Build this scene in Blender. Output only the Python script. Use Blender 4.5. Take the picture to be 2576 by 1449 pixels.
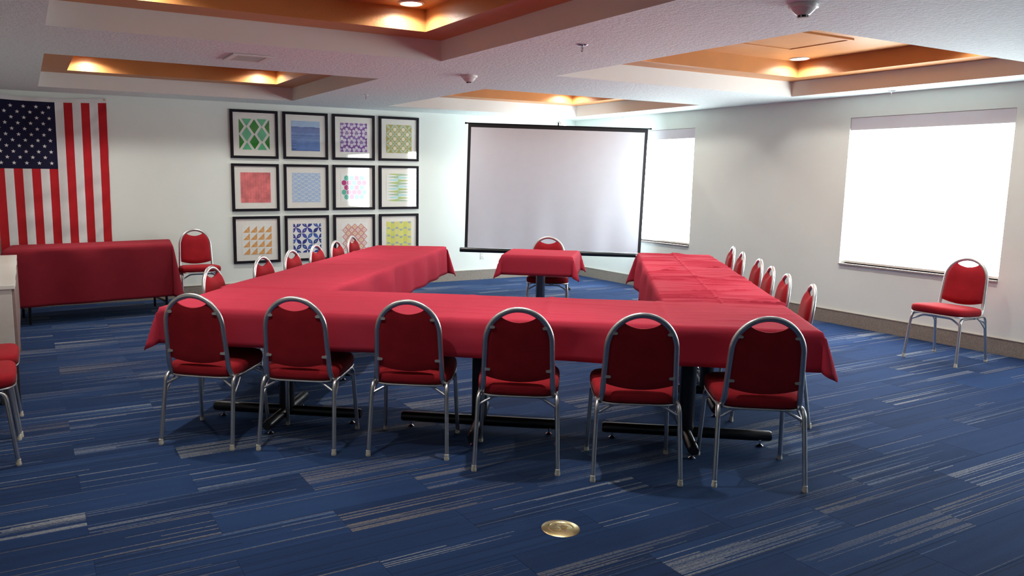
import bpy, bmesh, math, random
from mathutils import Vector, Matrix
import numpy as np

random.seed(7)
RNG = np.random.RandomState(11)
S = bpy.context.scene
for o in list(bpy.data.objects):
    bpy.data.objects.remove(o)
COL = S.collection

# ------------------------------------------------------------------ camera
CAM = Vector((-7.701, -10.108, 1.566))
YAW, PITCH, ROLL, FPX = 0.50968, -0.144084, 0.011695, 1955.7
fw = Vector((math.sin(YAW)*math.cos(PITCH), math.cos(YAW)*math.cos(PITCH), math.sin(PITCH)))
rt = Vector((math.cos(YAW), -math.sin(YAW), 0))
up = rt.cross(fw)
rt2 = math.cos(ROLL)*rt + math.sin(ROLL)*up
up2 = -math.sin(ROLL)*rt + math.cos(ROLL)*up
cd = bpy.data.cameras.new('camera')
cd.sensor_fit = 'HORIZONTAL'; cd.sensor_width = 36.0
cd.lens = 36.0*FPX/2576.0
cd.shift_x = (1288.0-1159.0)/2576.0
cd.clip_start = 0.05; cd.clip_end = 60
cam = bpy.data.objects.new('camera', cd); COL.objects.link(cam)
M = Matrix.Identity(4)
for i in range(3):
    M[i][0] = rt2[i]; M[i][1] = up2[i]; M[i][2] = -fw[i]; M[i][3] = CAM[i]
cam.matrix_world = M
S.camera = cam

# ------------------------------------------------------------------ world, exposure
W = bpy.data.worlds.new('world'); S.world = W; W.use_nodes = True
bg = W.node_tree.nodes['Background']
bg.inputs[0].default_value = (0.75, 0.85, 1.0, 1); bg.inputs[1].default_value = 1.0
SHADE_STRENGTH = 14.5          # daylight glowing through the roller shades
SPOT_WATTS = 140.0               # each recessed downlight
LENS_STRENGTH = 9.0
S.view_settings.view_transform = 'Standard'
S.view_settings.look = 'None'
S.view_settings.exposure = 0.14
S.view_settings.gamma = 1.0
S.view_settings.use_curve_mapping = False
S.cycles.use_denoising = True
S.cycles.max_bounces = 10
S.cycles.diffuse_bounces = 6
S.cycles.sample_clamp_indirect = 6.0

# ------------------------------------------------------------------ materials
def lin(c):
    if isinstance(c, str):
        c = tuple(int(c[i:i+2], 16)/255 for i in (0, 2, 4))
    return tuple((x/12.92 if x <= 0.04045 else ((x+0.055)/1.055)**2.4) for x in c)
MATS = {}
class NT:
    """small helper around a node tree"""
    def __init__(s, mat): s.t = mat.node_tree; s.n = s.t.nodes; s.l = s.t.links
    def node(s, typ, **kw):
        nd = s.n.new(typ)
        for k, v in kw.items(): setattr(nd, k, v)
        return nd
    def inp(s, nd, key, val):
        if hasattr(val, 'is_output') or isinstance(val, bpy.types.NodeSocket): s.l.new(val, nd.inputs[key])
        else: nd.inputs[key].default_value = val
    def math(s, op, a, b=None, c=None, clamp=False):
        nd = s.n.new('ShaderNodeMath'); nd.operation = op; nd.use_clamp = clamp
        s.inp(nd, 0, a)
        if b is not None: s.inp(nd, 1, b)
        if c is not None: s.inp(nd, 2, c)
        return nd.outputs[0]
    def comb(s, x, y, z):
        nd = s.n.new('ShaderNodeCombineXYZ')
        s.inp(nd, 0, x); s.inp(nd, 1, y); s.inp(nd, 2, z); return nd.outputs[0]
    def white(s, vec):
        nd = s.n.new('ShaderNodeTexWhiteNoise'); nd.noise_dimensions = '3D'; s.inp(nd, 'Vector', vec); return nd.outputs['Value']
    def noise(s, vec, scale, detail=2.0, rough=0.5):
        nd = s.n.new('ShaderNodeTexNoise'); 
        if vec is not None: s.inp(nd, 'Vector', vec)
        nd.inputs['Scale'].default_value = scale; nd.inputs['Detail'].default_value = detail; nd.inputs['Roughness'].default_value = rough
        return nd.outputs['Fac']
    def mix(s, fac, a, b, mode='MIX'):
        nd = s.n.new('ShaderNodeMix'); nd.data_type = 'RGBA'; nd.blend_type = mode
        s.inp(nd, 0, fac); s.inp(nd, 6, a); s.inp(nd, 7, b); return nd.outputs[2]
    def ramp(s, fac, stops):
        nd = s.n.new('ShaderNodeValToRGB'); s.inp(nd, 0, fac)
        e = nd.color_ramp.elements
        while len(e) < len(stops): e.new(0.5)
        for k, (p, c) in enumerate(stops): e[k].position = p; e[k].color = (*c, 1)
        return nd.outputs[0]
    def bump(s, h, strength, dist=0.002):
        nd = s.n.new('ShaderNodeBump'); nd.inputs['Strength'].default_value = strength; nd.inputs['Distance'].default_value = dist
        s.inp(nd, 'Height', h); return nd.outputs[0]

def base(name):
    m = bpy.data.materials.new(name); m.use_nodes = True
    MATS[name] = m
    return m, NT(m), m.node_tree.nodes['Principled BSDF']

def mat(name, col, rough=0.6, metal=0.0, var=0.0, vscale=8.0, bump=0.0, bscale=60.0, bdist=0.002, spec=0.5, sheen=0.0, stretch=None):
    if name in MATS: return MATS[name]
    m, t, p = base(name)
    c = lin(col) if isinstance(col, str) else col
    p.inputs['Roughness'].default_value = rough; p.inputs['Metallic'].default_value = metal
    p.inputs['Specular IOR Level'].default_value = spec
    if sheen: p.inputs['Sheen Weight'].default_value = sheen
    tc = t.node('ShaderNodeTexCoord').outputs['Object']
    if stretch:
        mp = t.node('ShaderNodeMapping'); t.l.new(tc, mp.inputs[0]); mp.inputs['Scale'].default_value = stretch; tc = mp.outputs[0]
    n = t.noise(tc, vscale, 3.0)
    d = tuple(max(0, x*(1-var)) for x in c); b = tuple(min(1, x*(1+var)) for x in c)
    t.l.new(t.ramp(n, [(0.3, d), (0.7, b)]), p.inputs['Base Color'])
    if bump:
        t.l.new(t.bump(t.noise(tc, bscale, 3.0), bump, bdist), p.inputs['Normal'])
    return m

WALL = mat('wall_paint', (0.765, 0.81, 0.755), 0.75, var=0.015, vscale=3, bump=0.25, bscale=170, bdist=0.0015)
RISER = mat('tray_white_paint', (0.76, 0.78, 0.76), 0.7, var=0.01, bump=0.1, bscale=120)
ORANGE = mat('tray_orange_paint', (0.52, 0.22, 0.070), 0.42, var=0.05, vscale=5, bump=0.45, bscale=70, bdist=0.003)
TANP = mat('unseen_wall_tan', (0.34, 0.32, 0.29), 0.75, var=0.02, bump=0.2, bscale=170)  # invented tone for the unseen left wall, lowered to cut bounce light
NEARDARK = mat('unseen_wall_dark', (0.05, 0.048, 0.048), 0.9, var=0.2, vscale=60)  # invented dark finish behind the camera, keeps bounce off the chair backs
# knock-down ceiling
m, t, p = base('ceiling_texture')
tc = t.node('ShaderNodeTexCoord').outputs['Object']
n1 = t.noise(tc, 42, 4.0, 0.6)
h = t.ramp(n1, [(0.42, (0, 0, 0)), (0.58, (1, 1, 1))])
t.l.new(t.ramp(n1, [(0.35, (0.735, 0.825, 0.82)), (0.65, (0.805, 0.895, 0.89))]), p.inputs['Base Color'])
t.l.new(t.bump(h, 0.65, 0.004), p.inputs['Normal']); p.inputs['Roughness'].default_value = 0.8
CEIL = m

# carpet planks: stripes computed per plank from the plank grid on the floor
PL, PWD, PX0, PY0 = 1.022, 0.2555, -7.545, -5.26
m, t, p = base('carpet_plank_pile')
g = t.node('ShaderNodeNewGeometry').outputs['Position']
sp = t.node('ShaderNodeSeparateXYZ'); t.l.new(g, sp.inputs[0])
yy = t.math('DIVIDE', t.math('SUBTRACT', PY0, sp.outputs[1]), PWD)
row = t.math('FLOOR', yy); fy = t.math('FRACT', t.math('ADD', yy, 100.0))
odd = t.math('FLOORED_MODULO', row, 2.0)
xx = t.math('ADD', t.math('DIVIDE', t.math('SUBTRACT', sp.outputs[0], PX0), PL), t.math('MULTIPLY', odd, 0.5))
colm = t.math('FLOOR', xx); fx = t.math('SUBTRACT', xx, colm)
def pr(k): return t.white(t.comb(colm, row, float(k)))
r1, r2, r3, r4 = pr(1.3), pr(2.7), pr(3.1), pr(4.9)
line = t.math('FLOOR', t.math('MULTIPLY', fy, 34.0))
lseed = t.math('ADD', line, t.math('MULTIPLY', r1, 977.0))
w1 = t.white(t.comb(lseed, row, colm)); w2 = t.white(t.comb(row, lseed, t.math('ADD', colm, 9.5)))
w3 = t.white(t.comb(colm, t.math('ADD', row, 4.5), lseed))
flip = t.math('GREATER_THAN', r2, 0.72)
tt = t.math('ABSOLUTE', t.math('SUBTRACT', fx, flip))                 # 0 at the end the stripes start from
cl = t.noise(t.comb(t.math('MULTIPLY', r3, 61.0), t.math('MULTIPLY', fy, 2.6), t.math('MULTIPLY', colm, 3.3)), 1.0, 1.0)
clump = t.math('MULTIPLY', t.math('SUBTRACT', cl, 0.42, clamp=True), 6.0, clamp=True)
dens = t.math('MULTIPLY', clump, t.math('MULTIPLY', r4, 1.15))
on = t.math('MULTIPLY', t.math('LESS_THAN', w1, dens), t.math('LESS_THAN', tt, t.math('MULTIPLY_ADD', w2, 1.05, 0.12)))
grain = t.noise(t.comb(t.math('MULTIPLY', sp.outputs[0], 60.0), t.math('MULTIPLY', sp.outputs[1], 260.0), 0.0), 1.0, 3.0, 0.7)
spk = t.math('MULTIPLY', t.math('SUBTRACT', grain, 0.32, clamp=True), 4.0, clamp=True)
# pile yarn shows half through as the stripe runs out
fade = t.math('SUBTRACT', 1.15, t.math('MULTIPLY', tt, 0.75))
onf = t.math('MULTIPLY', t.math('MULTIPLY', on, spk), fade, clamp=True)
sub = t.math('FRACT', t.math('MULTIPLY', fy, 34.0))
prof = t.math('MULTIPLY', t.math('LESS_THAN', t.math('ABSOLUTE', t.math('SUBTRACT', sub, 0.5)), t.math('MULTIPLY_ADD', w3, 0.36, 0.14)), onf)
stripe = t.ramp(t.math('FRACT', t.math('MULTIPLY_ADD', w3, 0.35, t.math('MULTIPLY', r1, 7.0))),
                [(0.0, (0.31, 0.32, 0.32)), (0.33, (0.18, 0.16, 0.135)), (0.5, (0.21, 0.18, 0.145)), (0.72, (0.06, 0.12, 0.23)), (0.86, (0.27, 0.28, 0.29)), (1.0, (0.31, 0.32, 0.32))])
lowb = t.noise(t.comb(t.math('MULTIPLY', sp.outputs[0], 1.2), t.math('MULTIPLY', fy, 5.0), t.math('MULTIPLY', r2, 40.0)), 1.0, 2.0)
basec = t.ramp(t.math('MULTIPLY_ADD', r3, 0.45, t.math('MULTIPLY', lowb, 0.62)), [(0.25, (0.0080, 0.0200, 0.063)), (0.5, (0.0100, 0.0260, 0.081)), (0.8, (0.0140, 0.036, 0.104))])
speck = t.noise(g, 420, 2.0, 0.8)
basec = t.mix(t.math('MULTIPLY', t.math('SUBTRACT', speck, 0.5, clamp=True), 2.2, clamp=True), basec, (0.032, 0.050, 0.105, 1))
dk = t.math('MULTIPLY', t.math('LESS_THAN', t.white(t.comb(lseed, 3.7, row)), 0.16), t.math('GREATER_THAN', r1, 0.35))
dk = t.math('MULTIPLY', dk, t.math('LESS_THAN', t.math('SUBTRACT', 1.0, tt), t.math('ADD', w2, 0.2)))
basec = t.mix(t.math('MULTIPLY', dk, 0.65), basec, (0.008, 0.012, 0.03, 1))
t.l.new(t.mix(t.math('MULTIPLY', prof, 0.9), basec, stripe), p.inputs['Base Color'])
p.inputs['Roughness'].default_value = 0.95; p.inputs['Specular IOR Level'].default_value = 0.15
p.inputs['Sheen Weight'].default_value = 0.16; p.inputs['Sheen Roughness'].default_value = 0.35
p.inputs['Sheen Tint'].default_value = (0.16, 0.42, 0.95, 1)
t.l.new(t.bump(t.math('ADD', grain, speck), 0.5, 0.003), p.inputs['Normal'])
CARPET = m
SLAB = mat('floor_slab', (0.03, 0.035, 0.05), 0.9)

def fabric(name, col, weave=700.0, sheen=0.25, rough=0.85, var=0.06, spec=0.12):
    m, t, p = base(name); c = col
    tc = t.node('ShaderNodeTexCoord').outputs['Object']
    n = t.noise(tc, 9.0, 3.0); f = t.noise(tc, weave, 2.0, 0.7)
    mixn = t.math('MULTIPLY_ADD', f, 0.5, t.math('MULTIPLY', n, 0.5))
    t.l.new(t.ramp(mixn, [(0.3, tuple(x*(1-var*2) for x in c)), (0.7, tuple(min(1, x*(1+var*2)) for x in c))]), p.inputs['Base Color'])
    p.inputs['Roughness'].default_value = rough; p.inputs['Sheen Weight'].default_value = sheen
    p.inputs['Sheen Roughness'].default_value = 0.4; p.inputs['Specular IOR Level'].default_value = spec
    t.l.new(t.bump(f, 0.35, 0.001), p.inputs['Normal'])
    return m
CLOTH = fabric('red_tablecloth', (0.44, 0.034, 0.062), 500, 0.0, 0.9, 0.03, 0.10)
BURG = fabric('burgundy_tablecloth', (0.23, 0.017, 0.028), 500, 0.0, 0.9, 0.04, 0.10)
CHAIRRED = fabric('red_upholstery', (0.30, 0.013, 0.020), 350, 0.05, 0.9, 0.10)
STEEL = mat('silver_steel', (0.62, 0.62, 0.62), 0.36, 1.0, var=0.05, vscale=20)
CLIPM = mat('grey_plastic', (0.35, 0.35, 0.35), 0.45)
GLIDE = mat('nylon_glide', (0.62, 0.58, 0.47), 0.5, var=0.15, vscale=80)
BLACKM = mat('black_powder_metal', (0.012, 0.013, 0.016), 0.28, 0.3)
TOPM = mat('table_laminate', (0.05, 0.035, 0.03), 0.5, var=0.2)
CHROME = mat('chrome', (0.75, 0.75, 0.77), 0.12, 1.0)
FRAMEB = mat('black_frame_wood', (0.010, 0.008, 0.013), 0.65, var=0.2, vscale=30, spec=0.15)
MATB = mat('mat_board', (0.80, 0.79, 0.73), 0.9, var=0.01)
PLASTIC = mat('white_plastic', (0.75, 0.74, 0.70), 0.35)
BLACKF = mat('black_border_fabric', (0.012, 0.012, 0.016), 0.7)
SCREENW = mat('screen_fabric', (0.77, 0.80, 0.88), 0.85, var=0.01, bump=0.05, bscale=400)
BASEBD = mat('baseboard_weave', (0.25, 0.215, 0.18), 0.85, var=0.22, vscale=140, bump=0.5, bscale=160, stretch=(1, 1, 0.45))
BASECAP = mat('baseboard_cap', (0.45, 0.42, 0.36), 0.6)
SILL = mat('granite_sill', (0.36, 0.31, 0.28), 0.4, var=0.35, vscale=120)
SHADEBOX = mat('shade_cassette_fabric', (0.66, 0.64, 0.68), 0.8)
VINYL = mat('window_vinyl', (0.7, 0.7, 0.7), 0.5)
BRASS = mat('brass', (0.80, 0.66, 0.33), 0.30, 1.0, var=0.12, vscale=14)
CABW = mat('cabinet_cream', (0.68, 0.66, 0.60), 0.45, var=0.03, vscale=30)
CABT = mat('cabinet_top', (0.78, 0.77, 0.70), 0.25, var=0.02)
CABP = mat('cabinet_door_shaded', (0.30, 0.21, 0.19), 0.5, var=0.08, vscale=12, stretch=(1, 1, 8))  # pinkish dark: shadow on the cabinet's door side put into the colour
WOODO = mat('orange_wood', (0.42, 0.22, 0.09), 0.5, var=0.15, vscale=14, stretch=(6, 6, 1))
DARKG = mat('dark_grey_laminate', (0.035, 0.036, 0.042), 0.5)
RUBBER = mat('black_rubber', (0.01, 0.01, 0.01), 0.7)
# shade fabric: daylight from outside glows through it
m, t, p = base('lit_roller_shade')
p.inputs['Base Color'].default_value = (0.85, 0.85, 0.85, 1); p.inputs['Roughness'].default_value = 0.9
tc = t.node('ShaderNodeTexCoord').outputs['Object']
fine = t.noise(tc, 60, 2.0)
t.l.new(t.ramp(fine, [(0.3, (0.88, 0.97, 1.0)), (0.7, (0.92, 1.0, 1.0))]), p.inputs['Emission Color'])
p.inputs['Emission Strength'].default_value = SHADE_STRENGTH
SHADE = m
m, t, p = base('downlight_lens')
p.inputs['Emission Color'].default_value = (1.0, 0.90, 0.80, 1); p.inputs['Emission Strength'].default_value = LENS_STRENGTH
LENS = m
# picture glass: clear, mirrors by angle
m, t, p = base('picture_glass')
out = t.n['Material Output']; t.n.remove(p)
tr = t.node('ShaderNodeBsdfTransparent'); gl = t.node('ShaderNodeBsdfGlossy'); gl.inputs['Roughness'].default_value = 0.0
geo_ = t.node('ShaderNodeNewGeometry')
dt_ = t.node('ShaderNodeVectorMath', operation='DOT_PRODUCT'); t.l.new(geo_.outputs['Incoming'], dt_.inputs[0]); t.l.new(geo_.outputs['Normal'], dt_.inputs[1])
fr_ = t.math('MULTIPLY_ADD', t.math('POWER', t.math('SUBTRACT', 1.0, t.math('ABSOLUTE', dt_.outputs['Value'])), 5.0), 0.94, 0.058)
mx = t.node('ShaderNodeMixShader')
t.l.new(fr_, mx.inputs[0]); t.l.new(tr.outputs[0], mx.inputs[1]); t.l.new(gl.outputs[0], mx.inputs[2])
t.l.new(mx.outputs[0], out.inputs[0])
GLASS = m

# ------------------------------------------------------------------ mesh helpers
class MB:
    def __init__(s): s.v = []; s.f = []; s.m = []; s.sm = []
    def add(s, vs, fs, mi=0, smooth=False):
        b = len(s.v); s.v += [tuple(x) for x in vs]
        for f in fs: s.f.append(tuple(b+i for i in f)); s.m.append(mi); s.sm.append(smooth)
        return s
    def box(s, lo, hi, mi=0, T=None):
        x0, y0, z0 = lo; x1, y1, z1 = hi
        vs = [(x0,y0,z0),(x1,y0,z0),(x1,y1,z0),(x0,y1,z0),(x0,y0,z1),(x1,y0,z1),(x1,y1,z1),(x0,y1,z1)]
        if T: vs = [T @ Vector(v) for v in vs]
        return s.add(vs, [(0,3,2,1),(4,5,6,7),(0,1,5,4),(1,2,6,5),(2,3,7,6),(3,0,4,7)], mi)
    def cbox(s, lo, hi, c=0.004, mi=0, T=None):
        """box with chamfered edges"""
        bm = bmesh.new(); bmesh.ops.create_cube(bm, size=1.0)
        for v in bm.verts: v.co = Vector([(lo[i]+hi[i])/2 + v.co[i]*(hi[i]-lo[i]) for i in range(3)])
        bmesh.ops.bevel(bm, geom=bm.edges[:], offset=c, segments=2, affect='EDGES', profile=0.5)
        bm.verts.index_update()
        vs = [T @ v.co if T else v.co.copy() for v in bm.verts]; fs = [[v.index for v in f.verts] for f in bm.faces]
        bm.free(); return s.add(vs, fs, mi, False)
    def tube(s, path, r, n=10, mi=0, ry=None, caps=True, upv=(0, 0, 1), closed=False):
        P = [Vector(p) for p in path]; N = len(P); rings = []; prev = None
        for i in range(N):
            if closed: d = (P[(i+1) % N]-P[i-1])
            else: d = P[min(i+1, N-1)]-P[max(i-1, 0)]
            d.normalize()
            u = Vector(upv) if prev is None else prev
            u = u - d*u.dot(d)
            if u.length < 1e-4: u = d.orthogonal()
            u.normalize(); prev = u; w = d.cross(u)
            rr = r[i] if isinstance(r, (list, tuple)) else r
            r2 = (ry if ry is not None else rr)
            rings.append([P[i]+u*math.cos(a)*rr+w*math.sin(a)*r2 for a in [2*math.pi*k/n+math.pi/n for k in range(n)]])
        vs = [q for rg in rings for q in rg]; fs = []
        for i in range(N if closed else N-1):
            j = (i+1) % N
            for k in range(n): fs.append((i*n+k, i*n+(k+1) % n, j*n+(k+1) % n, j*n+k))
        if caps and not closed: fs += [tuple(range(n))[::-1], tuple((N-1)*n+k for k in range(n))]
        return s.add(vs, fs, mi, True)
    def lathe(s, prof, n=24, c=(0, 0, 0), mi=0, T=None):
        vs = []; fs = []
        for r, z in prof:
            for k in range(n):
                a = 2*math.pi*k/n; vs.append(Vector((c[0]+r*math.cos(a), c[1]+r*math.sin(a), c[2]+z)))
        m_ = len(prof)
        for i in range(m_-1):
            for k in range(n): fs.append((i*n+k, i*n+(k+1) % n, (i+1)*n+(k+1) % n, (i+1)*n+k))
        fs.append(tuple(range(n))[::-1]); fs.append(tuple((m_-1)*n+k for k in range(n)))
        if T: vs = [T @ v for v in vs]
        return s.add(vs, fs, mi, True)
    def loft(s, rings, mi=0, cap=True, smooth=True):
        n = len(rings[0]); vs = [q for r in rings for q in r]; fs = []
        for i in range(len(rings)-1):
            for k in range(n): fs.append((i*n+k, i*n+(k+1) % n, (i+1)*n+(k+1) % n, (i+1)*n+k))
        if cap: fs += [tuple(range(n))[::-1], tuple((len(rings)-1)*n+k for k in range(n))]
        return s.add(vs, fs, mi, smooth)
    def grid(s, G, mi=0, smooth=True, flip=False):
        """G[i][j] points"""
        ni = len(G); nj = len(G[0]); vs = [q for r in G for q in r]; fs = []
        for i in range(ni-1):
            for j in range(nj-1):
                f = (i*nj+j, i*nj+j+1, (i+1)*nj+j+1, (i+1)*nj+j); fs.append(f[::-1] if flip else f)
        return s.add(vs, fs, mi, smooth)
    def prism(s, poly, z0, z1, T=None, mi=0):
        n = len(poly); vs = [Vector((x, y, z0)) for x, y in poly]+[Vector((x, y, z1)) for x, y in poly]
        if T: vs = [T @ v for v in vs]
        fs = [tuple(range(n))[::-1], tuple(range(n, 2*n))]+[(i, (i+1) % n, n+(i+1) % n, n+i) for i in range(n)]
        return s.add(vs, fs, mi)
    def mesh(s, name, mats, sharp=40):
        me = bpy.data.meshes.new(name); me.from_pydata([tuple(v) for v in s.v], [], s.f)
        mats = mats if isinstance(mats, (list, tuple)) else [mats]
        for q in mats: me.materials.append(q)
        me.polygons.foreach_set('material_index', s.m)
        me.polygons.foreach_set('use_smooth', s.sm)
        me.update()
        if any(s.sm): me.set_sharp_from_angle(angle=math.radians(sharp))
        return me
    def build(s, name, mats, parent=None, sharp=40, **kw):
        return link(name, s.mesh(name, mats, sharp), parent, **kw)

def link(name, data, parent=None, label=None, cat=None, group=None, kind=None, loc=None, rz=None):
    o = bpy.data.objects.new(name, data); COL.objects.link(o)
    if parent is not None: o.parent = parent
    tag(o, label, cat, group, kind)
    if loc is not None: o.location = loc
    if rz is not None: o.rotation_euler = (0, 0, rz)
    return o
def tag(o, label=None, cat=None, group=None, kind=None):
    if label: o['label'] = label
    if cat: o['category'] = cat
    if group: o['group'] = group
    if kind: o['kind'] = kind
    return o
def thing(name, label, cat, loc=(0, 0, 0), rz=0, group=None, kind=None):
    o = link(name, None, None, label, cat, group, kind, loc, rz); o.empty_display_size = 0.1; return o
KIDS = {}
def copy_tree(root, loc, rz, label):
    def cp(o, par):
        c = o.copy(); COL.objects.link(c)
        if par is not None: c.parent = par
        for ch in o.children: cp(ch, c)
        return c
    r = cp(root, None); r.location = loc; r.rotation_euler = (0, 0, rz); r['label'] = label
    return r
def RX(a): return Matrix.Rotation(a, 4, 'X')
def TR(x, y, z): return Matrix.Translation((x, y, z))

# ------------------------------------------------------------------ the room
H = 2.44
XL, YN = -8.45, -13.5
def cells(us, vs, holes):
    us = sorted(set(us)); vs = sorted(set(vs)); out = []
    for i in range(len(us)-1):
        for j in range(len(vs)-1):
            cu = (us[i]+us[i+1])/2; cv = (vs[j]+vs[j+1])/2
            if any(a < cu < b and c < cv < d for a, b, c, d in holes): continue
            out.append((us[i], us[i+1], vs[j], vs[j+1]))
    return out
WT = 0.18
WINS = [(-2.555, -0.955), (-6.36, -4.765), (-10.15, -8.56)]
WZ0, WZ1 = 0.672, 2.215
# window wall (right)
b = MB(); holes = [(a, c, WZ0, WZ1) for a, c in WINS]
for y0, y1, z0, z1 in cells([YN, 0]+[q for w in WINS for q in w], [0, WZ0, WZ1, H], holes):
    b.box((0, y0, z0), (WT, y1, z1))
b.build('wall_right', WALL, kind='structure')
MB().box((XL-WT, 0, 0), (WT, WT, H)).build('wall_back', WALL, kind='structure')
MB().box((XL-WT, YN, 0), (XL, 0, H)).build('wall_left', TANP, kind='structure')
MB().box((XL-WT, YN-WT, 0), (WT, YN, H)).build('wall_near', NEARDARK, kind='structure')

# ceiling with four stepped trays
TRAYS = {'front left': (-7.53, -4.81, -7.10, -4.58), 'rear left': (-7.51, -4.775, -3.27, -0.60),
         'rear right': (-3.53, -0.50, -3.10, -0.66), 'front right': (-3.555, -0.45, -6.96, -4.36)}
H1, H2, LED = 2.595, 2.75, 0.27
b = MB()
xs = [XL-WT, WT]; ys = [YN-WT, WT]
for a, c, d, e in TRAYS.values(): xs += [a, c]; ys += [d, e]
for x0, x1, y0, y1 in cells(xs, ys, list(TRAYS.values())):
    b.add([(x0, y0, H), (x0, y1, H), (x1, y1, H), (x1, y0, H)], [(0, 1, 2, 3)])
ceiling = b.build('ceiling', CEIL, kind='structure')
for nm, (a, c, d, e) in TRAYS.items():
    b = MB(); P = [(a, d), (c, d), (c, e), (a, e)]
    for i in range(4):
        q, r = P[i], P[(i+1) % 4]
        b.add([(*q, H), (*r, H), (*r, H1), (*q, H1)], [(0, 1, 2, 3)])
    b.build('tray_riser', RISER, ceiling)
    ia, ic, id_, ie = a+LED, c-LED, d+LED, e-LED
    b = MB()
    for x0, x1, y0, y1 in cells([a, c, ia, ic], [d, e, id_, ie], [(ia, ic, id_, ie)]):
        b.add([(x0, y0, H1), (x0, y1, H1), (x1, y1, H1), (x1, y0, H1)], [(0, 1, 2, 3)])
    b.build('tray_ledge', ORANGE, ceiling)
    b = MB(); P = [(ia, id_), (ic, id_), (ic, ie), (ia, ie)]
    for i in range(4):
        q, r = P[i], P[(i+1) % 4]
        b.add([(*q, H1), (*r, H1), (*r, H2), (*q, H2)], [(0, 1, 2, 3)])
    b.add([(ia, id_, H2), (ia, ie, H2), (ic, ie, H2), (ic, id_, H2)], [(0, 1, 2, 3)])
    b.build('tray_recess', ORANGE, ceiling)

# floor: slab plus carpet planks in half-offset rows
floor = MB().box((XL-WT, YN-WT, -0.12), (WT, WT, -0.008)).build('floor', SLAB, kind='structure')
G_ = 0.0002
def plank_mesh(w, d):
    b = MB(); c = 0.0010; z0, z1, z2 = -0.008, -0.0010, 0.0
    x0, x1, y0, y1 = -w/2+G_, w/2-G_, -d/2+G_, d/2-G_
    lo = [(x0, y0), (x1, y0), (x1, y1), (x0, y1)]; hi = [(x0+c, y0+c), (x1-c, y0+c), (x1-c, y1-c), (x0+c, y1-c)]
    vs = [(*q, z0) for q in lo]+[(*q, z1) for q in lo]+[(*q, z2) for q in hi]
    fs = [(8, 9, 10, 11)]
    for i in range(4):
        j = (i+1) % 4; fs += [(i, j, 4+j, 4+i), (4+i, 4+j, 8+j, 8+i)]
    b.add(vs, fs); return b
full = plank_mesh(PL, PWD).mesh('carpet_plank', CARPET)
planks = []
r0 = math.floor((PY0-0.0)/PWD); rN = math.ceil((PY0-YN)/PWD)
for r in range(r0, rN):
    y1 = min(0.0, PY0-r*PWD); y0 = max(YN, PY0-(r+1)*PWD)
    if y1-y0 < 0.004: continue
    off = -0.5*PL*(r % 2)
    k0 = math.floor((XL-PX0-off)/PL)
    for k in range(k0, k0+12):
        x0 = max(XL, PX0+off+k*PL); x1 = min(0.0, PX0+off+(k+1)*PL)
        if x1-x0 < 0.004: continue
        c = Vector(((x0+x1)/2, (y0+y1)/2, 0)); v = c-CAM
        dz = v.dot(fw); s_ = -1
        if dz > 0.6:
            px = 1159+FPX*v.dot(rt2)/dz; py = 724.5-FPX*v.dot(up2)/dz
            if -300 < px < 2800 and -50 < py < 1700: s_ = 1.0/dz**3*(x1-x0)*(y1-y0)
        planks.append((s_, x0, x1, y0, y1))
planks.sort(key=lambda q: -q[0])
rest = MB()
for i, (s_, x0, x1, y0, y1) in enumerate(planks):
    w, d = x1-x0, y1-y0
    if i < 300 and s_ > 0:
        me = full if abs(w-PL) < 1e-4 and abs(d-PWD) < 1e-4 else plank_mesh(w, d).mesh('carpet_plank', CARPET)
        link('carpet_plank', me, floor, loc=((x0+x1)/2, (y0+y1)/2, 0))
    else:
        pm = plank_mesh(w, d)
        rest.add([(v[0]+(x0+x1)/2, v[1]+(y0+y1)/2, v[2]) for v in pm.v], pm.f)
rest.build('carpet_planks_beyond', CARPET, floor, kind='stuff')

# baseboards
def baseboard(name, lo, hi, cap_lo, cap_hi):
    o = MB().box(lo, hi).build(name, BASEBD, kind='structure')
    MB().box(cap_lo, cap_hi).build('cap_strip', BASECAP, o)
baseboard('baseboard_back', (XL, -0.012, 0), (0, 0, 0.145), (XL, -0.016, 0.145), (0, 0, 0.152))
baseboard('baseboard_right', (-0.012, YN, 0), (0, -0.012, 0.145), (-0.016, YN, 0.145), (0, -0.016, 0.152))
baseboard('baseboard_left', (XL, YN, 0), (XL+0.012, -0.012, 0.145), (XL, YN, 0.145), (XL+0.016, -0.016, 0.152))

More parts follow.
